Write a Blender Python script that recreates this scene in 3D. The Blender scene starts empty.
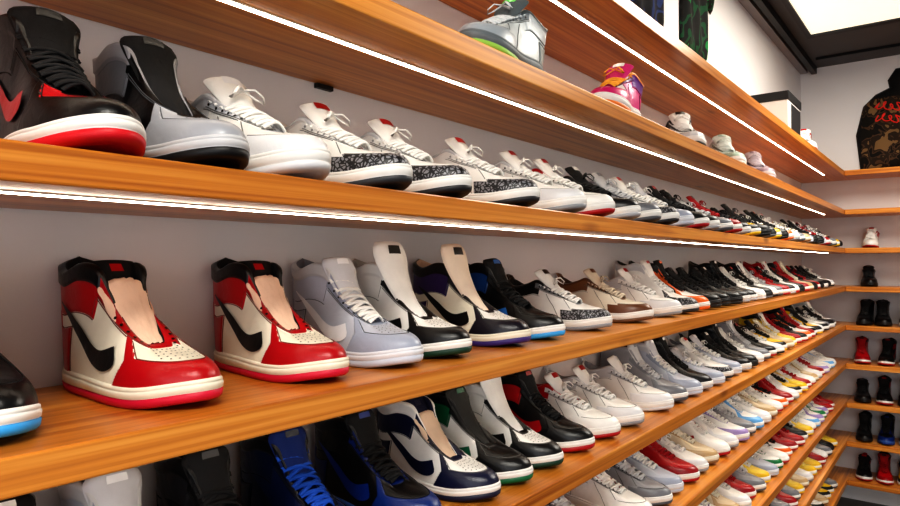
import bpy, math, random
import numpy as np
from mathutils import Vector, Matrix
random.seed(7)
scene = bpy.context.scene
try:
    scene.view_settings.view_transform = 'Standard'
    scene.view_settings.look = 'High Contrast'
    scene.view_settings.exposure = .04
except Exception:
    pass

CAMH = 1.75
A = 0.64          # camera -> shelf front distance
D = 0.325         # shelf depth
XF, XW = -A, -A - D
YFAR_F, YFAR = 5.34, 5.66
L = 0.285

# ------------------------------------------------------------------ materials
def srgb(c):
    return tuple(((v/255)/12.92 if v/255 <= .04045 else ((v/255+.055)/1.055)**2.4) for v in c)
MATS = {}
def newmat(name):
    m = bpy.data.materials.new(name); m.use_nodes = True
    nt = m.node_tree; b = nt.nodes['Principled BSDF']
    return m, nt, b
def leather(c, rough=.42, bump=.12, scale=900, name='leather', wrinkle=.0):
    key = (name, tuple(c), rough)
    if key in MATS: return MATS[key]
    m, nt, b = newmat('%s_%02x%02x%02x' % ((name,)+tuple(int(v) for v in c)))
    col = srgb(c)
    n = nt.nodes.new('ShaderNodeTexNoise'); n.inputs['Scale'].default_value = 28; n.inputs['Detail'].default_value = 3
    tc = nt.nodes.new('ShaderNodeTexCoord'); nt.links.new(tc.outputs['Object'], n.inputs['Vector'])
    mx = nt.nodes.new('ShaderNodeMix'); mx.data_type = 'RGBA'
    mx.inputs[6].default_value = tuple(v*.84 for v in col)+(1,)
    mx.inputs[7].default_value = tuple(min(1, v*1.08) for v in col)+(1,)
    nt.links.new(n.outputs['Fac'], mx.inputs[0]); nt.links.new(mx.outputs[2], b.inputs['Base Color'])
    n2 = nt.nodes.new('ShaderNodeTexNoise'); n2.inputs['Scale'].default_value = scale
    nt.links.new(tc.outputs['Object'], n2.inputs['Vector'])
    bp = nt.nodes.new('ShaderNodeBump'); bp.inputs['Strength'].default_value = bump; bp.inputs['Distance'].default_value = .001
    nt.links.new(n2.outputs['Fac'], bp.inputs['Height'])
    if wrinkle:
        n3 = nt.nodes.new('ShaderNodeTexNoise'); n3.inputs['Scale'].default_value = 42; n3.inputs['Detail'].default_value = 3; n3.inputs['Distortion'].default_value = .6
        nt.links.new(tc.outputs['Object'], n3.inputs['Vector'])
        b3 = nt.nodes.new('ShaderNodeBump'); b3.inputs['Strength'].default_value = wrinkle; b3.inputs['Distance'].default_value = .004
        nt.links.new(n3.outputs['Fac'], b3.inputs['Height']); nt.links.new(bp.outputs['Normal'], b3.inputs['Normal'])
        nt.links.new(b3.outputs['Normal'], b.inputs['Normal'])
    else:
        nt.links.new(bp.outputs['Normal'], b.inputs['Normal'])
    b.inputs['Roughness'].default_value = rough
    MATS[key] = m
    return m
def cement():
    if 'cement' in MATS: return MATS['cement']
    m, nt, b = newmat('elephant_print')
    tc = nt.nodes.new('ShaderNodeTexCoord')
    n = nt.nodes.new('ShaderNodeTexNoise'); n.inputs['Scale'].default_value = 70
    nt.links.new(tc.outputs['Object'], n.inputs['Vector'])
    ad = nt.nodes.new('ShaderNodeVectorMath'); ad.operation = 'MULTIPLY_ADD'; ad.inputs[1].default_value = (.012,.012,.012)
    nt.links.new(n.outputs['Color'], ad.inputs[0]); nt.links.new(tc.outputs['Object'], ad.inputs[2])
    v = nt.nodes.new('ShaderNodeTexVoronoi'); v.feature = 'DISTANCE_TO_EDGE'; v.inputs['Scale'].default_value = 150
    r = nt.nodes.new('ShaderNodeValToRGB'); r.color_ramp.elements[0].position = .12; r.color_ramp.elements[1].position = .18
    r.color_ramp.elements[0].color = (.014,.014,.016,1); r.color_ramp.elements[1].color = (.27,.27,.29,1)
    nt.links.new(ad.outputs[0], v.inputs['Vector']); nt.links.new(v.outputs['Distance'], r.inputs[0]); nt.links.new(r.outputs[0], b.inputs['Base Color'])
    b.inputs['Roughness'].default_value = .4
    MATS['cement'] = m; return m
def emis(name, c, s):
    m, nt, b = newmat(name)
    b.inputs['Base Color'].default_value = tuple(c)+(1,)
    b.inputs['Emission Color'].default_value = tuple(c)+(1,); b.inputs['Emission Strength'].default_value = s
    return m
def plain(name, c, rough=.6, metal=0, nscale=6, amt=.06, bump=0):
    m, nt, b = newmat(name)
    col = srgb(c)
    tc = nt.nodes.new('ShaderNodeTexCoord'); n = nt.nodes.new('ShaderNodeTexNoise'); n.inputs['Scale'].default_value = nscale; n.inputs['Detail'].default_value = 4
    nt.links.new(tc.outputs['Object'], n.inputs['Vector'])
    mx = nt.nodes.new('ShaderNodeMix'); mx.data_type = 'RGBA'
    mx.inputs[6].default_value = tuple(v*(1-amt) for v in col)+(1,); mx.inputs[7].default_value = tuple(min(1, v*(1+amt)) for v in col)+(1,)
    nt.links.new(n.outputs['Fac'], mx.inputs[0]); nt.links.new(mx.outputs[2], b.inputs['Base Color'])
    b.inputs['Roughness'].default_value = rough; b.inputs['Metallic'].default_value = metal
    if bump:
        n2 = nt.nodes.new('ShaderNodeTexNoise'); n2.inputs['Scale'].default_value = 180
        nt.links.new(tc.outputs['Object'], n2.inputs['Vector'])
        bp = nt.nodes.new('ShaderNodeBump'); bp.inputs['Strength'].default_value = bump; bp.inputs['Distance'].default_value = .002
        nt.links.new(n2.outputs['Fac'], bp.inputs['Height']); nt.links.new(bp.outputs['Normal'], b.inputs['Normal'])
    return m
def wood(name, axis, dark=(170,98,34), mid=(212,140,58), light=(236,174,88)):
    m, nt, b = newmat(name)
    tc = nt.nodes.new('ShaderNodeTexCoord')
    mp = nt.nodes.new('ShaderNodeMapping')
    sc = [40, 40, 60]; sc[axis] = .8
    mp.inputs['Scale'].default_value = sc
    nt.links.new(tc.outputs['Object'], mp.inputs['Vector'])
    n = nt.nodes.new('ShaderNodeTexNoise'); n.inputs['Scale'].default_value = 1.5; n.inputs['Detail'].default_value = 5
    n.inputs['Distortion'].default_value = .9
    nt.links.new(mp.outputs[0], n.inputs['Vector'])
    r = nt.nodes.new('ShaderNodeValToRGB')
    e = r.color_ramp.elements
    e[0].position = .25; e[0].color = srgb(dark)+(1,)
    e[1].position = .75; e[1].color = srgb(light)+(1,)
    k = e.new(.5); k.color = srgb(mid)+(1,)
    nt.links.new(n.outputs['Fac'], r.inputs[0])
    mp2 = nt.nodes.new('ShaderNodeMapping'); s2 = [9, 9, 9]; s2[axis] = 2.4; mp2.inputs['Scale'].default_value = s2
    nt.links.new(tc.outputs['Object'], mp2.inputs['Vector'])
    v = nt.nodes.new('ShaderNodeTexVoronoi'); v.inputs['Scale'].default_value = .7
    nt.links.new(mp2.outputs[0], v.inputs['Vector'])
    r2 = nt.nodes.new('ShaderNodeValToRGB'); r2.color_ramp.elements[0].position = .03; r2.color_ramp.elements[1].position = .10
    r2.color_ramp.elements[0].color = (.4,.26,.17,1); r2.color_ramp.elements[1].color = (1,1,1,1)
    nt.links.new(v.outputs['Distance'], r2.inputs[0])
    mx = nt.nodes.new('ShaderNodeMix'); mx.data_type = 'RGBA'; mx.blend_type = 'MULTIPLY'; mx.inputs[0].default_value = .8
    nt.links.new(r.outputs[0], mx.inputs[6]); nt.links.new(r2.outputs[0], mx.inputs[7])
    mp3 = nt.nodes.new('ShaderNodeMapping'); s3 = [11, 11, 3]; s3[axis] = .5; mp3.inputs['Scale'].default_value = s3
    nt.links.new(tc.outputs['Object'], mp3.inputs['Vector'])
    n4 = nt.nodes.new('ShaderNodeTexNoise'); n4.inputs['Scale'].default_value = 1.0; n4.inputs['Detail'].default_value = 1
    nt.links.new(mp3.outputs[0], n4.inputs['Vector'])
    r4 = nt.nodes.new('ShaderNodeValToRGB'); r4.color_ramp.elements[0].position = .38; r4.color_ramp.elements[1].position = .62
    r4.color_ramp.elements[0].color = (.80,.72,.62,1); r4.color_ramp.elements[1].color = (1,1,1,1)
    nt.links.new(n4.outputs['Fac'], r4.inputs[0])
    m2 = nt.nodes.new('ShaderNodeMix'); m2.data_type = 'RGBA'; m2.blend_type = 'MULTIPLY'; m2.inputs[0].default_value = 1
    nt.links.new(mx.outputs[2], m2.inputs[6]); nt.links.new(r4.outputs[0], m2.inputs[7])
    nt.links.new(m2.outputs[2], b.inputs['Base Color'])
    b.inputs['Roughness'].default_value = .28
    return m

# ------------------------------------------------------------------ helpers
def mesh_obj(name, verts, faces, mats, fm=None, smooth=False, parent=None):
    me = bpy.data.meshes.new(name); me.from_pydata([tuple(v) for v in verts], [], faces); me.update()
    for m in mats: me.materials.append(m)
    if fm: me.polygons.foreach_set('material_index', fm)
    if smooth: me.polygons.foreach_set('use_smooth', [True]*len(me.polygons))
    o = bpy.data.objects.new(name, me); scene.collection.objects.link(o)
    if parent: o.parent = parent
    return o
def box(name, x0, x1, y0, y1, z0, z1, mat, parent=None, bevel=0):
    v = [(x0,y0,z0),(x1,y0,z0),(x1,y1,z0),(x0,y1,z0),(x0,y0,z1),(x1,y0,z1),(x1,y1,z1),(x0,y1,z1)]
    f = [(0,3,2,1),(4,5,6,7),(0,1,5,4),(1,2,6,5),(2,3,7,6),(3,0,4,7)]
    o = mesh_obj(name, v, f, [mat], parent=parent)
    if bevel:
        b = o.modifiers.new('bevel','BEVEL'); b.width = bevel; b.segments = 2
    return o
def empty(name, loc=(0,0,0)):
    e = bpy.data.objects.new(name, None); e.empty_display_size = .05; e.location = loc
    scene.collection.objects.link(e); return e

# ------------------------------------------------------------------ shoe geometry
KEYS = ['toe','mud','quarter','eyestay','ankle','heel','collar','lining','tongue','lace','mid','out','swoosh','label','mid2','dark','seam']
KI = {k:i for i,k in enumerate(KEYS)}
def sm(a, b, x):
    t = min(1, max(0, (x-a)/(b-a))); return t*t*(3-2*t)
def herm(kn, vals, r):
    n = len(kn)
    r = min(max(r, kn[0]), kn[-1]); i = 0
    while i < n-2 and r > kn[i+1]: i += 1
    def tan(k):
        if k == 0: return (vals[1]-vals[0])/(kn[1]-kn[0])
        if k == n-1: return (vals[-1]-vals[-2])/(kn[-1]-kn[-2])
        return (vals[k+1]-vals[k-1])/(kn[k+1]-kn[k-1])
    h = kn[i+1]-kn[i]; u = (r-kn[i])/h
    return ((2*u**3-3*u*u+1)*vals[i] + (u**3-2*u*u+u)*h*tan(i) + (-2*u**3+3*u*u)*vals[i+1] + (u**3-u*u)*h*tan(i+1))
def wid(s):
    return herm([0,.2,.4,.55,.72,.86,1], [.036,.039,.0395,.0445,.0525,.0535,.045], s)
def cen(s): return .007*sm(.55,1,s) - .003*sm(.2,.5,s)*(1-sm(.5,.8,s))
_phi = np.linspace(0, math.pi, 500); _pts = []
for p in _phi:
    c_, s_ = math.cos(p), abs(math.sin(p)); pw = 2/2.35
    s = .5+.5*math.copysign(abs(c_)**pw, c_)
    _pts.append((s*L, wid(s)*s_**pw))
_pts = np.array(_pts); _d = np.concatenate([[0], np.cumsum(np.hypot(*np.diff(_pts, axis=0).T))]); _d /= _d[-1]
def O(r): return float(np.interp(r, _d, _pts[:,0])), float(np.interp(r, _d, _pts[:,1]))
def spring(s): return .012*sm(.72,1.08,s) + .002*(1-sm(0,.12,s))
R = [0,.12,.3,.45,.58,.68,.78,.88,.95,1]
KIND = {
 'high': dict(x=[.67,.665,.605,.53,.465,.41,.31,.17,.065,.025], y=[0,.012,.0185,.021,.024,.031,.038,.037,.026,0],
              z=[.067,.068,.082,.104,.132,.157,.163,.153,.162,.170],
              tx=[.66,.60,.53,.46,.425,.40], tz=[.065,.082,.106,.138,.160,.176], tw=[.015,.020,.024,.030,.036,.036], laces=8, ms=(.028,.025)),
 'mid': dict(x=[.69,.68,.61,.53,.45,.37,.27,.14,.05,.02], y=[0,.014,.021,.024,.028,.034,.038,.037,.026,0],
              z=[.065,.066,.078,.093,.108,.120,.110,.103,.114,.122],
              tx=[.68,.61,.53,.45,.395,.36], tz=[.064,.079,.098,.120,.138,.149], tw=[.016,.021,.024,.029,.035,.034], laces=6, ms=(.036,.027)),
}
KIND['high_paper'] = dict(KIND['high'], tx=[.66,.61,.55,.49,.455,.43], tz=[.066,.079,.099,.121,.136,.146], tw=[.016,.023,.028,.031,.032,.028])
KIND['high_tall'] = dict(KIND['high'], tx=[.66,.60,.53,.46,.42,.39], tz=[.066,.084,.110,.146,.178,.206], tw=[.015,.023,.029,.037,.044,.042])
KIND['low'] = dict(x=[.70,.69,.62,.54,.46,.38,.27,.14,.05,.02], y=[0,.013,.019,.022,.026,.032,.0365,.035,.025,0],
              z=[.062,.063,.072,.082,.090,.094,.080,.072,.082,.090],
              tx=[.69,.62,.54,.46,.41,.375], tz=[.061,.073,.087,.101,.113,.122], tw=[.016,.019,.022,.026,.03,.03], laces=5, ms=(.032,.024))
def zone(kind, r, t, p):
    if kind.startswith('high'):
        if t > .86 and r > .64: return 'collar'
        if t > .78 and .15 < r <= .66: return 'eyestay'
        if t > .90 and r <= .15: return 'eyestay'
        if r < .25+.05*t: return 'toe' if t > .42 else 'mud'
        if r < .33: return 'mud' if t < .80 else 'eyestay'
        if r < .40 and t < .34*(1-(r-.33)/.07)+.02: return 'mud'
        if r > .80 and t < .42: return 'heel'
        if r > .64 and t > .58: return 'ankle'
        if r > .92: return 'heel'
        return 'quarter'
    if t > .94 and r > .6: return 'collar'
    if t > .80 and .17 < r < .69: return 'eyestay'
    if t > .90 and r <= .17: return 'eyestay'
    if r < .28+.06*t: return 'toe' if t > .36 else 'mud'
    if r < .40 and t < .30: return 'mud'
    if r > .80 and t < .50: return 'heel'
    if r > .64 and t > .62: return 'ankle'
    return 'quarter'
LEVEL = {'mud':.0014,'eyestay':.0016,'heel':.0015,'collar':.0030,'ankle':.0009}
def gen_shoe(kind, hi):
    K = KIND[kind]; HI = kind.startswith('high')
    n, m = {0:(30,12),1:(72,30),2:(150,56)}[hi]
    V = []; F = []; M = []; SM = []
    ms_h, ms_f = K['ms']
    def top(s): return ms_h+(ms_f-ms_h)*sm(.2,.7,s)
    rc = {}
    def RC(r):
        q = rc.get(r)
        if q is None:
            ox, oy = O(r); xx = herm(R, K['x'], r)
            q = (ox, oy, xx, max(0, herm(R, K['y'], r)), herm(R, K['z'], r)); rc[r] = q
        return q
    bc = {}
    def S(sg, r, t):
        q = bc.get((sg, r))
        if q is None:
            ox, oy, xx, yy, zz = RC(r); s = ox/L; z0 = top(s)-.004
            P0 = np.array([ox*.985+.002, sg*oy*.965+cen(s), z0]); P3 = np.array([xx*L, sg*yy+cen(xx), zz])
            v = sm(.34,.66,r); H = P3[2]-z0
            a1 = P0+np.array([0,0,.024+.010*sm(0,.3,r)]); a2 = P3+(P0-P3)*.45; a2[2] = P3[2]-.008
            b1 = P0+np.array([-.004*sm(.9,1,r), sg*.003, H*.35]); b2 = P3+np.array([(P0[0]-P3[0])*.3, sg*-.004*sm(.5,.8,r), -H*.33])
            q = (P0, a1*(1-v)+b1*v, a2*(1-v)+b2*v, P3); bc[(sg, r)] = q
        u = 1-t
        return u**3*q[0]+3*u*u*t*q[1]+3*u*t*t*q[2]+t**3*q[3]
    def nrm(sg, r, t):
        e = .006
        r0, r1 = max(0,r-e), min(1,r+e); t0, t1 = max(0,t-e), min(1,t+e)
        if r < 1e-6: du = S(1,e,t)-S(-1,e,t)
        elif r > 1-1e-6: du = S(-1,1-e,t)-S(1,1-e,t)
        else: du = S(sg,r1,t)-S(sg,r0,t)
        dv = S(sg,r,t1)-S(sg,r,t0)
        nn = np.array([dv[1]*du[2]-dv[2]*du[1], dv[2]*du[0]-dv[0]*du[2], dv[0]*du[1]-dv[1]*du[0]])
        l = math.sqrt(float(nn@nn)); nn = nn/l if l > 1e-12 else np.array([0,0,1.])
        pp = S(sg,r,t)
        ref = pp-np.array([min(max(pp[0],.05),L*.75),0,.035])
        if float(nn@ref) < 0: nn = -nn
        return nn
    ring = [(1, i/n) for i in range(n+1)] + [(-1, i/n) for i in range(n-1, 0, -1)]
    N = len(ring)
    def addring(pts):
        b = len(V); V.extend(pts); return b
    def bridge(b0, b1, key, smooth=True, matf=None):
        for i in range(N):
            j = (i+1) % N
            F.append((b0+i, b0+j, b1+j, b1+i)); M.append(KI[key] if matf is None else KI[matf(i)]); SM.append(smooth)
    def solering(off, z, topf=False):
        out = []
        for sg, r in ring:
            ox, oy = O(r); s = ox/L; e = .006
            ax, ay = O(max(0,r-e)); bx, by = O(min(1,r+e))
            tx_, ty_ = bx-ax, by-ay
            if r < 1e-6: nx, ny = 1., 0.
            elif r > 1-1e-6: nx, ny = -1., 0.
            else:
                nx, ny = ty_, -tx_
                l = math.hypot(nx, ny); nx /= l; ny /= l
                ny = abs(ny)
                nx = abs(nx) if ty_ > 0 else -abs(nx)
            zz = z if not topf else top(s)+z
            out.append(np.array([ox+nx*off, sg*(oy+ny*off)+cen(s), zz]))
        return out
    oz = .0108 if HI else .0095
    prof = [(-.010,0,0),(-.002,0,0),(.0012,.003,0),(.0024,oz-.0007,0),(.0002,oz,0),(.0022,oz+.0012,0),(.0026,-.0085,1),(.0024,-.0062,1),(.0006,-.0055,1),(.0018,-.0048,1),(.0010,-.0015,1),(-.0015,0,1),(-.008,.0,1)]
    keys = ['out','out','out','out','mid','mid','mid','mid','mid','mid','mid','mid']
    bs = [addring(solering(o, z, bool(tf))) for o, z, tf in prof]
    F.append(tuple(reversed(range(bs[0], bs[0]+N)))); M.append(KI['out']); SM.append(False)
    def m2(i): return 'mid2' if ring[i][1] > .62 else 'mid'
    for k in range(len(keys)):
        bridge(bs[k], bs[k+1], keys[k], True, m2 if (keys[k] == 'mid' and not HI) else None)
    cols = []
    for j in range(m+1):
        t = j/m; pts = []
        for sg, r in ring:
            p = S(sg, r, t); lv = LEVEL.get(zone(kind, r, t, p), 0)
            pts.append(p+nrm(sg, r, t)*lv if lv else p)
        cols.append(addring(pts))
    for j in range(m):
        t = (j+.5)/m
        for i in range(N):
            k = (i+1) % N
            rm = (ring[i][1]+ring[k][1])/2
            F.append((cols[j]+i, cols[j]+k, cols[j+1]+k, cols[j+1]+i)); M.append(KI[zone(kind, rm, t, None)]); SM.append(True)
    prev = cols[-1]
    op = [S(sg, r, 1) for sg, r in ring]
    def inner(ins, dz, floor=False):
        out = []
        for (sg, r), p in zip(ring, op):
            w = sm(.55,.72,r); q = p.copy(); i2 = ins*(.35+.65*w)
            q[1] -= sg*min(abs(p[1]-cen(p[0]/L)), i2*(1-sm(.93,1,r)*.6))
            q[0] += i2*sm(.86,1,r) - i2*.5*(1-sm(0,.15,r))
            if floor: q[2] = (top(.3)+.006) if w > .5 else max(p[2]-.016, .045)
            else: q[2] += dz if dz < 0 else dz*(.3+.7*w)
            out.append(q)
        return out
    for ins, dz, fl, key in [(.0015,.0026,False,'collar'),(.005,.0032,False,'collar'),(.009,-.001,False,'lining'),(.0095,-.012,False,'lining'),(.009,0,True,'lining')]:
        b = addring(inner(ins, dz, fl)); bridge(prev, b, key); prev = b
    ci = len(V); V.append(np.array([.3*L, 0, top(.3)+.006]))
    for i in range(N):
        F.append((prev+i, prev+(i+1) % N, ci)); M.append(KI['lining']); SM.append(False)
    nt_, nw = (22, 12) if hi else (8, 6)
    kn = [0,.2,.42,.65,.84,1]
    crinkle = kind == 'high_paper'
    def T(u, w, off):
        x = herm(kn, K['tx'], u)*L; z = herm(kn, K['tz'], u); hw = herm(kn, K['tw'], u)
        e = .02
        dx = (herm(kn, K['tx'], min(1,u+e))-herm(kn, K['tx'], max(0,u-e)))*L; dz = herm(kn, K['tz'], min(1,u+e))-herm(kn, K['tz'], max(0,u-e))
        l = math.hypot(dx, dz); nx, nz = dz/l, -dx/l
        if u > .88: hw *= math.sqrt(max(.0,1-((u-.88)/.135)**2))*.35+.65
        o = .001 - .010*w*w*(.6+.4*u)+off
        if crinkle: o += .0028*math.sin(17*w+9*u)*math.sin(13*u+4*w*w+1)
        return np.array([x+nx*o, w*hw+cen(x/L), z+nz*o])
    g = {}
    for layer, off in ((0, .0040), (1, -.0035)):
        for a in range(nt_+1):
            for b in range(nw+1):
                w = -1+2*b/nw; u = a/nt_
                edge = max(abs(w)**6, sm(.9,1,u)**2)
                g[layer,a,b] = len(V); V.append(T(u, w, off*(1-edge*.85)))
    for a in range(nt_):
        for b in range(nw):
            F.append((g[0,a,b],g[0,a,b+1],g[0,a+1,b+1],g[0,a+1,b])); M.append(KI['tongue']); SM.append(True)
            F.append((g[1,a,b],g[1,a+1,b],g[1,a+1,b+1],g[1,a,b+1])); M.append(KI['lining']); SM.append(True)
    for a in range(nt_):
        for b in (0, nw): F.append((g[0,a,b],g[0,a+1,b],g[1,a+1,b],g[1,a,b])); M.append(KI['tongue']); SM.append(True)
    for b in range(nw): F.append((g[0,nt_,b],g[0,nt_,b+1],g[1,nt_,b+1],g[1,nt_,b])); M.append(KI['tongue']); SM.append(True)
    if not crinkle:
        us, ws = ((.86,.905,.95),(-.36,-.12,.12,.36)) if HI else ((.80,.87,.94),(-.42,-.14,.14,.42))
        b0 = len(V)
        for u in us:
            for w in ws: V.append(T(u, w, .0052))
        for a in range(2):
            for b in range(3):
                F.append((b0+a*4+b,b0+a*4+b+1,b0+a*4+b+5,b0+a*4+b+4)); M.append(KI['label']); SM.append(True)
    else:
        g = {}
        for layer, off in ((0, .003), (1, -.003)):
            for a in range(9):
                for b in range(9):
                    w = -1+b/4; u = a/8
                    x = (.43-.10*u)*L+off*.8; z = .130+.038*u+off*.5
                    g[layer,a,b] = len(V); V.append(np.array([x-.006*w*w, w*(.033-.004*sm(.8,1,u)), z-.002*w*w]))
        for a in range(8):
            for b in range(8):
                F.append((g[0,a,b],g[0,a,b+1],g[0,a+1,b+1],g[0,a+1,b])); M.append(KI['label'] if (a in (5,6) and b in (3,4)) else KI['lining']); SM.append(True)
                F.append((g[1,a,b],g[1,a+1,b],g[1,a+1,b+1],g[1,a,b+1])); M.append(KI['lining']); SM.append(True)
        for b in range(8): F.append((g[0,8,b],g[0,8,b+1],g[1,8,b+1],g[1,8,b])); M.append(KI['lining']); SM.append(True)
        for a in range(8):
            for b in (0,8): F.append((g[0,a,b],g[0,a+1,b],g[1,a+1,b],g[1,a,b])); M.append(KI['lining']); SM.append(True)
    def tube(pts, w, h, key, up=None):
        k = 6 if hi and w > .001 else 4; base = len(V); P = [np.array(p) for p in pts]
        for i, p in enumerate(P):
            d = P[min(i+1,len(P)-1)]-P[max(i-1,0)]; d /= np.linalg.norm(d)+1e-12
            upv = np.array([.5,0,.87]) if up is None else up
            sd = np.cross(d, upv); sd /= np.linalg.norm(sd)+1e-12; u2 = np.cross(sd, d)
            for q in range(k):
                an = 2*math.pi*q/k+math.pi/k
                V.append(p+sd*w*math.cos(an)+u2*h*math.sin(an))
        for i in range(len(P)-1):
            for q in range(k):
                q2 = (q+1) % k
                F.append((base+i*k+q, base+i*k+q2, base+(i+1)*k+q2, base+(i+1)*k+q)); M.append(KI[key]); SM.append(True)
    if hi:
        def seam(path, off=.0017):
            pts = []
            for j in range(len(path)-1):
                (s0,r0,t0),(s1,r1,t1) = path[j], path[j+1]
                steps = max(2, int(40*max(abs(s1*r1-s0*r0), abs(t1-t0))))
                for q in range(steps+(1 if j == len(path)-2 else 0)):
                    f = q/steps; rr = s0*r0*(1-f)+s1*r1*f; tt = t0*(1-f)+t1*f
                    sg = 1 if rr >= 0 else -1
                    if s0 == s1: sg = s0
                    pts.append(S(sg,abs(rr),tt)+nrm(sg,abs(rr),tt)*off)
            tube(pts, .0007, .0007, 'seam')
        if HI:
            seam([(1,.262,.435),(-1,.262,.435)], .0006)
            for sg in (1,-1):
                seam([(sg,.262,.435),(sg,.275,.62),(sg,.285,.76)], .0006)
                seam([(sg,.335,.765),(sg,.645,.765)], .0006)
                seam([(sg,.655,.60),(sg,.655,.84)], .0006)
                seam([(sg,.645,.565),(sg,.90,.565)], .0006)
                seam([(sg,.787,.02),(sg,.787,.435),(sg,.91,.435)], .0006)
                seam([(sg,.18,.80),(sg,.64,.80)], .0019)
        else:
            seam([(1,.29,.375),(-1,.29,.375)], .0006)
            for sg in (1,-1):
                seam([(sg,.31,.38),(sg,.335,.78)], .0006)
                seam([(sg,.36,.785),(sg,.68,.785)], .0006)
                seam([(sg,.787,.02),(sg,.787,.52),(sg,.99,.52)], .0006)
                seam([(sg,.625,.60),(sg,.97,.60)], .0006)
                seam([(sg,.41,.02),(sg,.47,.40),(sg,.56,.74)], .0006)
                seam([(sg,.19,.82),(sg,.66,.82)], .0019)
    if kind == 'mid':
        g2 = {}
        for layer in (0,1):
            for a in range(6):
                for b in range(7):
                    w = -1+b/3; u = a/5
                    g2[layer,a,b] = len(V)
                    V.append(np.array([.008-.012*u*u+.006*w*w+(.004 if layer else 0), w*.017*(1-.25*u*u), .100+.034*u-.004*w*w*u]))
        for a in range(5):
            for b in range(6):
                for layer in (0,1):
                    F.append((g2[layer,a,b],g2[layer,a,b+1],g2[layer,a+1,b+1],g2[layer,a+1,b])); M.append(KI['ankle']); SM.append(True)
        for b in range(6): F.append((g2[0,5,b],g2[0,5,b+1],g2[1,5,b+1],g2[1,5,b])); M.append(KI['ankle']); SM.append(True)
        for a in range(5):
            for b in (0,6): F.append((g2[0,a,b],g2[0,a+1,b],g2[1,a+1,b],g2[1,a,b])); M.append(KI['ankle']); SM.append(True)
    nl = K['laces']
    lacestart = len(F)
    for i in range(nl):
        ra = .14+.50*i/(nl-1); rbk = min(.66, ra+.06)
        for sgn in (1,-1):
            pa = S(sgn, ra, .90)+nrm(sgn, ra, .90)*.003
            pb = S(-sgn, rbk if i < nl-1 else ra, .90)+nrm(-sgn, ra, .90)*.003
            if i == nl-1 and sgn == -1: continue
            pts = []
            for q in range(7):
                f = q/6; p = pa*(1-f)+pb*f
                lift = 4*f*(1-f)*(.0095+(.001 if sgn > 0 else 0))
                pts.append(p+np.array([lift*.6,0,lift*.85]))
            tube(pts, .0042, .0019, 'lace')
    if not HI:
        cpt = T(.62, 0, .012)
        for sgn in (1,-1):
            pts = [cpt+np.array([dx, sgn*dy, dz]) for dx,dy,dz in [(0,0,0),(.010,.012,.001),(.015,.022,-.008),(.011,.025,-.015),(.005,.017,-.010),(0,.002,-.001)]]
            tube(pts, .003, .0014, 'lace')
    laceend = len(F)
    if kind != 'mid':
        lo = [(.885,.70),(.77,.44),(.64,.27),(.54,.18),(.45,.17),(.385,.28),(.40,.50)]
        up_ = [(.885,.72),(.775,.53),(.67,.42),(.58,.37),(.515,.37),(.46,.42),(.40,.50)]
        kk = [0,.2,.4,.58,.74,.88,1]; ns = 24 if hi else 8; nq = 5
        for sg in (1,-1):
            b0 = len(V)
            for a in range(ns+1):
                u = a/ns
                l_ = (herm(kk,[p[0] for p in lo],u), herm(kk,[p[1] for p in lo],u)); h_ = (herm(kk,[p[0] for p in up_],u), herm(kk,[p[1] for p in up_],u))
                for b in range(nq+1):
                    f = b/nq; r = l_[0]*(1-f)+h_[0]*f; t = l_[1]*(1-f)+h_[1]*f
                    V.append(S(sg,r,t)+nrm(sg,r,t)*.0026)
            for a in range(ns):
                for b in range(nq):
                    q = b0+a*(nq+1)+b
                    F.append((q,q+1,q+nq+2,q+nq+1)); M.append(KI['swoosh']); SM.append(True)
    if hi:
        def disc(sg, r, t, rad, key, off):
            nn = nrm(sg,r,t); p = S(sg,r,t)+nn*off
            a = np.cross(nn, [0,0,1.]); a /= np.linalg.norm(a)+1e-9; b = np.cross(nn, a)
            b0 = len(V)
            for q in range(8):
                an = q*math.pi/4; V.append(p+a*rad*math.cos(an)+b*rad*math.sin(an))
            F.append(tuple(range(b0,b0+8))); M.append(KI[key]); SM.append(False)
        for i in range(9):
            for sg in (1,-1): disc(sg, .15+.49*i/8, .865, .0021, 'dark', .0028)
        if HI:
            for rr in (.015,.05,.09,.135):
                for tt in (.52,.60,.68,.76,.83):
                    for sg in (1,-1): disc(sg, rr, tt, .0012, 'dark', .0007)
    V = np.array(V); s = V[:,0]/L
    V[:,2] += np.array([spring(a) for a in s])
    return V, F, M, SM, (lacestart, laceend)
GEO = {}
SHM = {}
W=(236,234,230); BK=(17,17,19); GR=(150,150,154); LG=(200,200,202); RD=(174,14,26); CR=(232,226,208); NV=(24,28,58)
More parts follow.
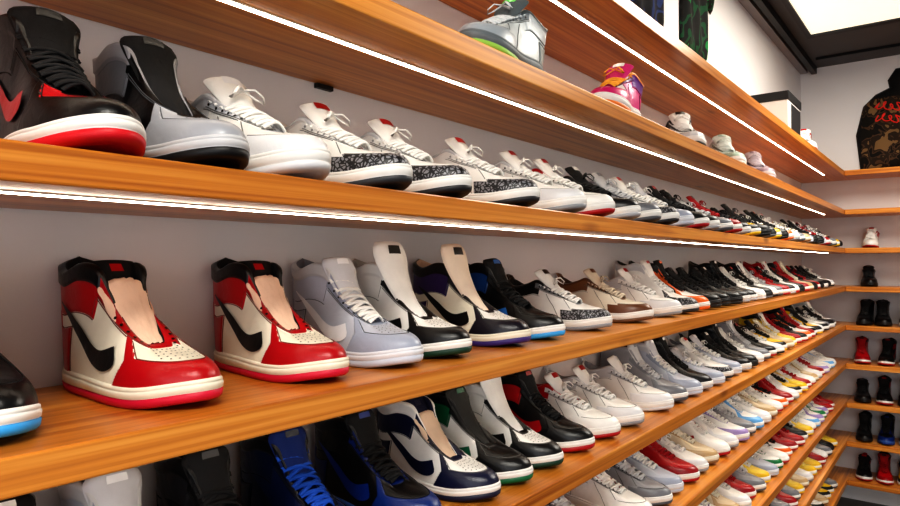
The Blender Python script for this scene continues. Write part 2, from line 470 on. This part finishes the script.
def shoe_mesh(kind, cwn, hi, lace=True):
    key = (kind, cwn, hi, lace)
    if key in SHM: return SHM[key]
    bk = (kind, hi, lace)
    if bk+('m',) not in GEO:
        gk = (kind, hi)
        if gk not in GEO: GEO[gk] = gen_shoe(kind, hi)
        V, F, M, S, (a, b) = GEO[gk]
        if not lace: F = F[:a]+F[b:]; M = M[:a]+M[b:]; S = S[:a]+S[b:]
        me = bpy.data.meshes.new('sneaker'); me.from_pydata(V.tolist(), [], F)
        me.polygons.foreach_set('material_index', M); me.polygons.foreach_set('use_smooth', S); me.update()
        import bmesh
        bm = bmesh.new(); bm.from_mesh(me)
        loose = [v for v in bm.verts if not v.link_faces]
        if loose: bmesh.ops.delete(bm, geom=loose, context='VERTS')
        bmesh.ops.recalc_face_normals(bm, faces=bm.faces[:]); bm.to_mesh(me); bm.free()
        GEO[bk+('m',)] = me
    base = GEO[bk+('m',)]
    me = base.copy(); me.name = 'sneaker_%s_%s' % (kind, cwn)
    C = CW[cwn]
    for k in KEYS:
        c = C.get(k)
        if c is None:
            sc = C['quarter']; sc = (200,200,200) if sc == 'cement' else sc
            c = {'mid2': C['mid'], 'dark': (12,12,12), 'label': C['swoosh'], 'seam': tuple(int(v*.45+8) for v in sc)}.get(k, (200,200,200))
        if c == 'cement': me.materials.append(cement())
        elif k in ('mid','out','mid2'): me.materials.append(leather(c, .5, .05, 500, 'rubber'))
        elif k in ('lining','lace','tongue','seam'): me.materials.append(leather(c, .8, .3, 1400, 'textile', .3))
        else: me.materials.append(leather(c, .32, .14, 900, 'leather', .26))
    SHM[key] = me
    return me
def cw(toe, mud, quarter=None, eyestay=None, ankle=None, heel=None, collar=None, lining=BK, tongue=None, lace=None, mid=W, out=None, swoosh=None, **k):
    quarter = quarter or toe; eyestay = eyestay or mud; heel = heel or mud; ankle = ankle or heel; collar = collar or ankle
    tongue = tongue or quarter; lace = lace or tongue; out = out or mud; swoosh = swoosh or mud
    d = dict(toe=toe, mud=mud, quarter=quarter, eyestay=eyestay, ankle=ankle, heel=heel, collar=collar, lining=lining, tongue=tongue, lace=lace, mid=mid, out=out, swoosh=swoosh)
    d.update(k); return d
CW = {
 'chicago': cw(CR, RD, CR, RD, RD, RD, BK, BK, (238,204,180), mid=CR, out=(200,24,60), swoosh=BK, label=RD, seam=(120,70,60)),
 'blacktoe': cw((190,22,32), BK, BK, BK, BK, BK, BK, BK, BK, mid=W, out=(206,20,36), swoosh=RD, label=BK),
 'shadow': cw((190,192,196), (166,168,174), BK, BK, (120,122,128), (170,172,178), GR, BK, BK, mid=LG, out=(18,18,20), swoosh=BK, seam=(90,92,96)),
 'whitemid': cw(W, (226,226,228), W, (205,206,210), LG, W, LG, (150,150,156), W, mid=W, out=(218,218,220)),
 'cem3red': cw(W, 'cement', W, W, W, 'cement', LG, (170,60,60), W, mid=W, out=(60,62,66), swoosh=W, label=RD, mid2=(196,40,46), dark=(150,150,150)),
 'cem3': cw(W, 'cement', W, W, W, 'cement', LG, (60,60,60), W, mid=W, out=(40,40,44), swoosh=W, label=(190,30,36), dark=(150,150,150)),
 'white4': cw(W, (220,220,222), W, W, LG, (200,200,200), LG, (150,150,150), W, mid=W, out=(150,152,156), label=RD),
 'whitered': cw(W, W, W, W, RD, (200,200,200), RD, (150,30,36), W, mid=W, out=RD, swoosh=RD, label=RD),
 'blkcem': cw(W, 'cement', W, (120,122,126), BK, 'cement', BK, BK, W, mid=W, out=GR, swoosh=BK, label=BK, lace=W),
 'bred4': cw(BK, (26,26,28), BK, BK, (110,110,112), RD, BK, RD, BK, mid=(40,40,42), out=(110,110,114), swoosh=RD, label=RD),
 'grey': cw(GR, (120,122,128), GR, (130,132,138), GR, GR, GR, (60,60,64), LG, mid=W, out=(90,92,98)),
 'lgrey': cw((188,192,204), (162,168,184), (192,196,206), (156,162,178), (190,194,206), (162,168,184), LG, (120,122,132), (210,211,216), lace=W, mid=(218,220,226), out=(196,200,212), swoosh=(240,241,244)),
 'greentoe': cw(W, BK, W, BK, W, BK, W, (200,196,190), (242,240,236), mid=W, out=(14,60,44), swoosh=BK, label=BK),
 'purple': cw(W, (24,20,34), CR, (26,22,32), (50,34,84), (50,34,84), BK, (226,196,170), (240,224,206), mid=CR, out=(66,46,120), swoosh=BK),
 'blkblue': cw(BK, BK, BK, BK, (30,70,130), BK, BK, BK, BK, mid=W, out=(60,160,224), swoosh=(40,100,170)),
 'royal': cw(BK, (18,46,112), BK, (18,40,104), BK, (18,40,104), BK, BK, BK, mid=(60,100,170), out=(22,60,140), swoosh=(20,50,130)),
 'fullblue': cw((20,36,78), (14,22,48), (16,30,70), (12,20,44), (14,26,60), (14,26,60), BK, BK, (16,44,110), lace=(24,86,190), mid=BK, out=(24,50,120)),
 'brown3': cw((220,212,196), (112,72,48), (228,220,204), (120,80,52), (120,80,52), (112,72,48), (96,60,40), (70,44,30), (214,200,180), mid=W, out=(122,84,56)),
 'black': cw((34,34,36), BK, (30,30,33), BK, (40,40,44), BK, BK, BK, (30,30,32), mid=(36,36,38), out=(30,30,32), swoosh=(70,70,74)),
 'blkwht': cw(W, BK, W, BK, BK, BK, BK, BK, BK, mid=W, out=BK, swoosh=BK, lace=W),
 'blackw': cw(BK, (30,30,34), BK, BK, (50,50,54), BK, BK, BK, BK, mid=W, out=(180,180,184), swoosh=W),
 'bredtoe': cw(BK, BK, BK, BK, RD, RD, BK, BK, BK, mid=W, out=RD, swoosh=RD),
 'blackgreen': cw(BK, BK, W, BK, (20,90,60), BK, BK, BK, (60,60,58), mid=W, out=(10,104,64), swoosh=(20,100,70)),
 'red': cw(RD, (150,16,26), RD, (170,20,30), RD, RD, BK, BK, RD, mid=W, out=RD, swoosh=BK),
 'yellow': cw((236,192,30), BK, (236,192,30), BK, (236,192,30), BK, BK, BK, BK, mid=W, out=(236,192,30), swoosh=BK),
 'yellow2': cw((230,200,64), (224,184,40), W, (230,196,50), (230,196,50), (230,196,50), BK, BK, W, mid=W, out=(234,196,40), swoosh=BK),
 'orange': cw(W, (226,106,30), (30,30,30), (220,98,26), (220,98,26), (226,106,30), BK, BK, BK, mid=W, out=(226,106,30)),
 'navy': cw(W, NV, W, NV, NV, NV, W, NV, (230,204,180), mid=W, out=NV, swoosh=NV),
 'unc': cw(W, (110,170,220), W, (110,170,220), (110,170,220), (110,170,220), W, W, W, mid=W, out=(110,170,220)),
 'tan': cw((214,196,166), (188,160,120), (220,206,182), (176,146,106), (190,160,120), (188,160,120), CR, (120,90,60), CR, mid=CR, out=(150,110,70)),
 'pink': cw((244,240,236), (206,30,110), (226,50,140), (120,50,150), (120,50,150), (226,50,140), (244,150,40), (120,30,90), (206,40,120), mid=W, out=(236,130,50), swoosh=W, lace=(244,170,60)),
 'green5': cw((196,204,206), (166,174,180), (204,212,214), (120,130,136), (214,220,222), (160,170,170), (60,70,74), (70,150,60), (90,100,104), lace=(214,220,222), mid=(110,118,122), out=(160,206,90), mid2=(120,128,132), label=(60,210,50)),
 'mint': cw((200,210,200), (170,190,176), (204,214,206), (166,182,172), LG, (176,192,182), LG, (150,160,152), (210,216,210), mid=W, out=(214,220,212)),
 'mauve': cw((186,172,180), (160,142,154), (190,178,186), (150,134,148), LG, (160,144,158), LG, (110,100,110), (200,190,196), mid=(210,204,206), out=(190,180,186)),
 'whtblk': cw(W, (206,206,208), W, BK, BK, W, BK, BK, W, mid=W, out=BK, swoosh=BK),
 'lilac': cw(W, (160,140,190), W, (160,140,190), W, (160,140,190), W, (120,100,150), W, mid=W, out=(170,150,200)),
 'green': cw(W, (20,120,66), W, (20,120,66), (20,120,66), (20,120,66), BK, BK, W, mid=W, out=(20,120,66)),
}
F_ = 650.0
def y_from_px(px, xdist):
    u = (px-450)/F_
    return xdist*(.787+.617*u)/(.617-.787*u)
NAMEK = {'high':'high_top_sneaker','high_paper':'high_top_sneaker','high_tall':'high_top_sneaker','mid':'basketball_sneaker','low':'low_top_sneaker'}
def place(kind, cwn, toe_x, toe_y, z, yaw=0, hi=1, lace=True, parent=None, scale=1.0, base=0.0, name=None):
    me = shoe_mesh(kind, cwn, int(hi), lace)
    o = bpy.data.objects.new(name or NAMEK[kind], me); scene.collection.objects.link(o)
    an = math.radians(yaw)+base
    o.rotation_euler = (0,0,an)
    o.location = (toe_x-L*scale*math.cos(an), toe_y-L*scale*math.sin(an), z+.0003)
    o.scale = (scale, scale, scale)
    if parent: o.parent = parent
    return o

# ------------------------------------------------------------------ room
wall_m = plain('painted_wall', (228,226,228), .85, 0, 3, .03, .05)
wall_w = plain('painted_wall_white', (234,233,234), .85, 0, 3, .03, .05)
floor_m = plain('polished_concrete', (92,88,86), .45, 0, 4, .2)
ceil_m = plain('ceiling_paint', (92,94,98), .8, 0, 4, .08)
black_m = plain('black_metal', (16,16,18), .45)
Zc = CAMH+1.50
YB, XR = -2.6, 3.0
box('wall_left', XW-.12, XW, YB, YFAR+.12, 0, Zc, wall_m)
box('wall_far', XW, XR+.12, YFAR, YFAR+.12, 0, Zc, wall_w)
box('wall_right', XR, XR+.12, YB, YFAR, 0, Zc, wall_w)
box('floor', XW-.12, XR+.12, YB-.12, YFAR+.12, -.12, 0, floor_m)
box('ceiling', XW-.12, XR+.12, YB-.12, YFAR+.12, Zc, Zc+.12, ceil_m)
wb = empty('window_1')
for nm, a in {'sill':(XW,XR,YB-.1,YB,0,.45),'head':(XW,XR,YB-.1,YB,Zc-.35,Zc)}.items(): box(nm, *a, wall_w, wb)
for i in range(5):
    x = XW+(XR-XW-.06)*i/4; box('mullion_%d' % (i+1), x, x+.06, YB-.09, YB-.02, .45, Zc-.35, black_m, wb)

# shelves
wy = wood('pine_wood_lengthwise', 1); wx = wood('pine_wood_crosswise', 0)
led = emis('led_strip_light', (1,.91,.76), 12)
alu = plain('led_channel_aluminium', (206,200,190), .4)
TH = .056*A
bots = [.968,.535,.110,-.315,-.74,-1.165,-1.59,-2.015,-2.44]
tops = []
for i, bz in enumerate(bots):
    z0 = CAMH+bz*A; z1 = z0+TH; tops.append(z1)
    e = empty('wall_shelf')
    box('board', XW+.001, XF, -1.2, YFAR-.001, z0, z1, wy, e, .0025)
    lo_ = .108 if i < 2 else .088
    box('led_channel', XF-lo_-.007, XF-lo_+.007, -1.15, YFAR_F-.1, z0-.0015, z0+.001, alu, e)
    box('led_strip', XF-lo_-.003, XF-lo_+.003, -1.15, YFAR_F-.12, z0-.003, z0-.0012, led, e)
    e2 = empty('wall_shelf')
    box('board', XF+.001, 1.6, YFAR_F, YFAR-.001, z0, z1, wx, e2, .0025)
    if i == 1:
        box('cable_clip', XW+.0005, XW+.010, .81, .85, z0-.009, z0-.0002, black_m, e)

# ------------------------------------------------------------------ shoes on left wall
def row(idx, near, rest, toe_off, gap=.128, ymax=5.16, rest_kind=('mid','mid','low','high'), seed=1, name='sneaker_row'):
    rnd = random.Random(seed)
    z = tops[idx]; y = None
    for it in near:
        px, kind, c = it[:3]; kw = dict(it[3]) if len(it) > 3 else {}
        off = kw.pop('off', toe_off); kw.setdefault('hi', 2)
        y = y_from_px(px, A-off)
        place(kind, c, XF+off, y, z, **kw)
    if not rest: return
    e = empty(name)
    y += gap+.02; i = 0
    while y < ymax:
        c = rest[i % len(rest)] if i < len(rest) else rnd.choice(rest)
        kind = rnd.choice(rest_kind)
        place(kind, c, XF+toe_off-rnd.uniform(-.008,.006), y, z, yaw=rnd.uniform(-3,3), hi=1 if y < 1.9 else 0, parent=e, name='sneaker', lace=True)
        y += gap*rnd.uniform(.96,1.1); i += 1
# shelf A: single shoes displayed side-on
for c, k, ty, xo, yw in (('green5','mid',.925,-.058,5),('pink','mid',1.47,-.058,6),('whtblk','mid',2.16,-.045,30),('mint','mid',2.68,-.045,30),('mauve','mid',3.20,-.045,30)):
    place(k, c, XF+xo, ty, tops[1], base=-math.pi/2, yaw=yw, hi=2 if ty < 1.5 else 1, scale=1.08)
# shelf B
row(2, [(112,'high','blacktoe',dict(yaw=-2)), (229,'high','shadow',dict(yaw=0,lace=False)), (316,'mid','whitemid',dict(scale=1.05)), (403,'mid','cem3red',dict(yaw=1)), (465,'mid','cem3',dict(yaw=1)), (535,'mid','cem3',dict(yaw=2)),
        (583,'mid','white4',dict(yaw=2)), (612,'mid','whitered',dict(yaw=2))],
    ['blackw','grey','cem3','lgrey','bredtoe','blackw','grey','red','blackw','yellow','black','bred4','yellow2','black','orange','white4','grey','tan','lgrey','black'], .012, gap=.132, seed=3, rest_kind=('mid','mid','low'))
# shelf C
row(3, [(0,'high','blkblue',dict(yaw=0)), (206,'high_paper','chicago',dict(yaw=5,lace=False)), (337,'high_paper','chicago',dict(yaw=-1,lace=False)), (415,'high','lgrey',dict(yaw=0)), (465,'high_tall','greentoe',dict(yaw=0,lace=False)),
        (526,'high_tall','purple',dict(yaw=1,lace=False)), (561,'high','blkblue',dict(yaw=1)), (609,'mid','blkcem',dict(yaw=2)), (651,'mid','brown3',dict(yaw=2)), (680,'mid','white4',dict(yaw=2))],
    ['cem3','orange','black','black','black','blackw','blackw','whitemid','bred4','whtblk','grey','red','blackw','whitered','black','red','tan','black','red','black','blackw'], -.030, gap=.128, seed=5, rest_kind=('mid','mid','high'))
# shelf D
row(4, [(70,'high','blackw',{}),(190,'high','lgrey',dict(lace=False)), (285,'high','black',{}), (366,'high','fullblue',{}), (436,'high','royal',{}), (495,'high_paper','navy',dict(yaw=2,lace=False)), (528,'high','blackgreen',dict(yaw=2,lace=False)), (559,'high_tall','greentoe',dict(yaw=2,lace=False)),
        (591,'high','bredtoe',dict(yaw=3)), (617,'mid','whitered',dict(yaw=2)), (641,'mid','white4',dict(yaw=2)), (671,'mid','whitemid',dict(yaw=2))],
    ['grey','lgrey','blackw','lgrey','cem3','lgrey','blackw','black','whitemid','grey','bredtoe','whtblk','yellow','tan','yellow2','red','bredtoe','orange','red','blkwht','yellow'], -.030, gap=.122, seed=11)
row(5, [(560,'mid','lgrey',dict(hi=1)),(612,'mid','grey',dict(hi=1)),(650,'mid','whitered',dict(hi=1))], ['grey','lgrey','red','white4','tan','whitered','white4','lilac','grey','unc','whitemid','tan','whitered','orange','red','white4','yellow','yellow2','red','whitered','tan','white4'], -.030, gap=.122, seed=21)
row(6, [(640,'mid','white4',dict(hi=1)),(670,'mid','grey',dict(hi=1))], ['yellow','whitered','white4','unc','lilac','tan','whitemid','red','grey','yellow2','lgrey','green','whitered','orange','red','red','blackw'], -.030, gap=.122, seed=31)
row(7, [(700,'mid','grey',dict(hi=1))], ['yellow','yellow2','white4','red','tan','whitemid','green','whitered','blkwht','black','grey','red'], -.030, gap=.124, seed=41)
row(8, [(725,'mid','white4',dict(hi=1))], ['black','whitemid','grey','tan','whitered','green','blkwht','yellow'], -.030, gap=.124, seed=51)
place('mid', 'whitered', XF-.05, 4.25, tops[0], base=-math.pi/2, yaw=15, hi=1, scale=1.08)
sb = empty('shoe_box')
yb0 = 3.70
box('carton', XF-.24, XF-.05, yb0, yb0+.33, tops[0]+.0005, tops[0]+.19, plain('box_white_card', (206,204,200), .6), sb, .002)
box('lid', XF-.245, XF-.045, yb0-.005, yb0+.335, tops[0]+.19, tops[0]+.235, plain('box_black_card', (24,24,26), .5), sb, .002)
box('end_label', XF-.0502, XF-.0485, yb0+.08, yb0+.32, tops[0]+.01, tops[0]+.18, plain('box_dark_label', (34,34,38), .5), sb)

# far wall shoes
rnd = random.Random(99)
far_cols = {2:['whitered'], 3:['black'], 4:['black','black','blackw','red'], 5:['red','bredtoe','blackw','red'], 6:['black','bredtoe','black','red'], 7:['black','royal','blackw','black'], 8:['bredtoe','red','yellow','green']}
for idx, cl in far_cols.items():
    e = empty('sneaker_row'); x = -.545 if idx > 3 else -.50
    k = 0
    while x < 1.0:
        c = cl[k % len(cl)]
        place(rnd.choice(['high','mid'] if idx > 3 else ['mid']), c, x, YFAR_F+.02, tops[idx], base=-math.pi/2, yaw=rnd.uniform(-6,6), hi=0, parent=e, name='sneaker')
        x += .125 if idx > 3 else .42; k += 1

# ------------------------------------------------------------------ clothes
def camo(name, cols, scale):
    m, nt, b = newmat(name)
    tc = nt.nodes.new('ShaderNodeTexCoord'); n = nt.nodes.new('ShaderNodeTexNoise'); n.inputs['Scale'].default_value = scale; n.inputs['Detail'].default_value = 1.5
    n.inputs['Distortion'].default_value = .8
    r = nt.nodes.new('ShaderNodeValToRGB'); r.color_ramp.interpolation = 'CONSTANT'
    el = r.color_ramp.elements; el[0].position = 0; el[1].position = .60
    el[0].color = srgb(cols[0])+(1,); el[1].color = srgb(cols[3])+(1,)
    for p, c in ((.44, cols[1]), (.5, cols[2])):
        k = el.new(p); k.color = srgb(c)+(1,)
    nt.links.new(tc.outputs['Object'], n.inputs['Vector']); nt.links.new(n.outputs['Fac'], r.inputs[0]); nt.links.new(r.outputs[0], b.inputs['Base Color'])
    b.inputs['Roughness'].default_value = .9
    return m
def garment(name, outline, mats, zone_fn, thick=.05):
    import bmesh
    bm = bmesh.new()
    vs = [bm.verts.new((u, 0, v)) for u, v in outline]
    f = bm.faces.new(vs)
    bmesh.ops.triangulate(bm, faces=[f])
    for _ in range(5):
        long = [e for e in bm.edges if e.calc_length() > .03]
        if not long: break
        bmesh.ops.subdivide_edges(bm, edges=long, cuts=1)
        bmesh.ops.triangulate(bm, faces=bm.faces[:])
    seg_ = [(Vector(outline[i]), Vector(outline[(i+1) % len(outline)])) for i in range(len(outline))]
    def dist(p):
        dmin = 9
        for a, b in seg_:
            ab = b-a; t = max(0, min(1, (p-a).dot(ab)/ab.length_squared)); dmin = min(dmin, (p-(a+ab*t)).length)
        return dmin
    for v in bm.verts:
        d = dist(Vector((v.co.x, v.co.z)))
        h = thick*math.sqrt(min(1, d/.06))
        h += .006*math.sin(v.co.x*38+v.co.z*9)*min(1, d/.03)
        v.co.y = -max(h, 0.0)
    for fc in bm.faces:
        c = fc.calc_center_median(); fc.material_index = zone_fn(c.x, c.z); fc.smooth = True
    me = bpy.data.meshes.new(name); bm.to_mesh(me); bm.free()
    for m in mats: me.materials.append(m)
    o = bpy.data.objects.new(name, me); scene.collection.objects.link(o)
    s = o.modifiers.new('solid','SOLIDIFY'); s.thickness = .004; s.offset = 0
    return o
hood = [(-.30,0),(-.18,0),(-.17,.02),(.17,.02),(.18,0),(.30,0),(.33,.30),(.28,.52),(.20,.60),(.11,.64),(.12,.70),(.07,.78),(-.07,.78),(-.12,.70),(-.11,.64),(-.20,.60),(-.28,.52),(-.33,.30)]
cam_m = camo('camouflage_fleece', [(22,18,14),(84,60,40),(46,34,24),(128,100,66)], 13)
blk_f = plain('black_fleece', (18,17,18), .9)
def hz(x, z): return 1 if (z > .56 or abs(x) > .29 and z > .12) else (1 if z < .03 else 0)
hd = garment('camouflage_hoodie', hood, [cam_m, blk_f], hz)
hd.location = (-.285, YFAR-.004, CAMH+.66); hd.scale = (.95,1,.95)
red_f = plain('red_embroidery', (226,44,30), .6)
cu = bpy.data.curves.new('script_lettering','CURVE'); cu.dimensions = '3D'; cu.bevel_depth = .0045
for row_z, ph in ((.49,0),(.40,1.3)):
    sp = cu.splines.new('POLY'); pts = []
    for i in range(110):
        t = i/109; pts.append((-.20+.40*t+.018*math.sin(t*60+ph), -.060, row_z+.026*math.sin(t*52+ph)+.014*math.sin(t*15)))
    sp.points.add(len(pts)-1)
    for p, q in zip(sp.points, pts): p.co = (*q, 1)
cu.materials.append(red_f)
co = bpy.data.objects.new('script_lettering', cu); scene.collection.objects.link(co); co.parent = hd
jers = [(-.22,0),(.22,0),(.22,.33),(.34,.30),(.38,.42),(.22,.56),(.08,.58),(0,.54),(-.08,.58),(-.22,.56),(-.38,.42),(-.34,.30),(-.22,.33)]
gm = camo('green_black_print', [(8,10,10),(10,70,40),(12,14,14),(12,120,60)], 7)
bm_ = camo('navy_print', [(8,12,22),(14,22,46),(30,50,100),(10,10,14)], 9)
for (m_, yc, zb, s) in ((gm, 3.04, .96, .8), (bm_, 2.45, .93, .8)):
    j = garment('sports_jersey', jers, [m_], lambda x, z: 0, thick=.025)
    j.rotation_euler = (0,0,math.pi/2); j.location = (XW+.003, yc, CAMH+zb); j.scale = (s,1,.9)

# ------------------------------------------------------------------ ceiling fixtures
sky_m = emis('skylight_diffuser', (1,.96,.78), .62)
fr_m = plain('panel_frame_dark', (40,42,46), .5)
for k, (y0, y1) in enumerate(((-1.6,.4),(2.3,4.74))):
    e = empty('ceiling_light_panel')
    x0, x1 = -.745, 1.3
    if k == 0: x0 = .2
    box('diffuser', x0, x1, y0, y1, Zc-.02, Zc-.004, sky_m, e)
    for nm, a in {'frame_1':(x0-.03,x0,y0-.05,y1+.05),'frame_2':(x1,x1+.05,y0-.05,y1+.05),'frame_3':(x0,x1,y0-.05,y0),'frame_4':(x0,x1,y1,y1+.05)}.items():
        box(nm, *a, Zc-.03, Zc-.001, fr_m, e)
tr = empty('ceiling_track')
box('rail', XW+.08, XW+.115, -1, YFAR-.02, Zc-.05, Zc-.001, black_m, tr)
box('cross_rail', XW+.15, 2.5, YFAR-.30, YFAR-.28, Zc-.02, Zc-.001, black_m, tr)
box('trim_1', XW+.001, XW+.05, YB+.1, YFAR-.01, Zc-.03, Zc-.001, plain('trim_grey', (150,150,156), .6))

# ------------------------------------------------------------------ lights
def area(name, loc, rot, sx, sy, power, col):
    l = bpy.data.lights.new(name, 'AREA'); l.shape = 'RECTANGLE'; l.size = sx; l.size_y = sy; l.energy = power; l.color = col
    o = bpy.data.objects.new(name, l); o.location = loc; o.rotation_euler = rot; scene.collection.objects.link(o); return o
area('ceiling_panel_light', (.34, 3.5, Zc-.04), (0,0,0), 1.2, 1.6, 52, (1,.96,.88))
area('ceiling_panel_light', (.75, -.6, Zc-.04), (0,0,0), .8, 1.4, 50, (1,.97,.90))
area('storefront_daylight', (1.4, YB+.05, 1.9), (math.radians(90),0,math.radians(8)), 3.2, 2.0, 28, (.98,.98,1))
w = bpy.data.worlds.new('World'); scene.world = w; w.use_nodes = True
bg = w.node_tree.nodes['Background']; bg.inputs[0].default_value = (.88,.92,1,1); bg.inputs[1].default_value = .7

# ------------------------------------------------------------------ camera
cd = bpy.data.cameras.new('camera'); cam = bpy.data.objects.new('camera', cd); scene.collection.objects.link(cam)
cd.sensor_width = 36; cd.lens = 36*F_/900; cd.clip_start = .02
cam.location = (0,0,CAMH)
yaw = math.atan(510/F_)
cam.rotation_euler = (math.radians(90)+math.atan(10/F_), 0, yaw)
scene.camera = cam
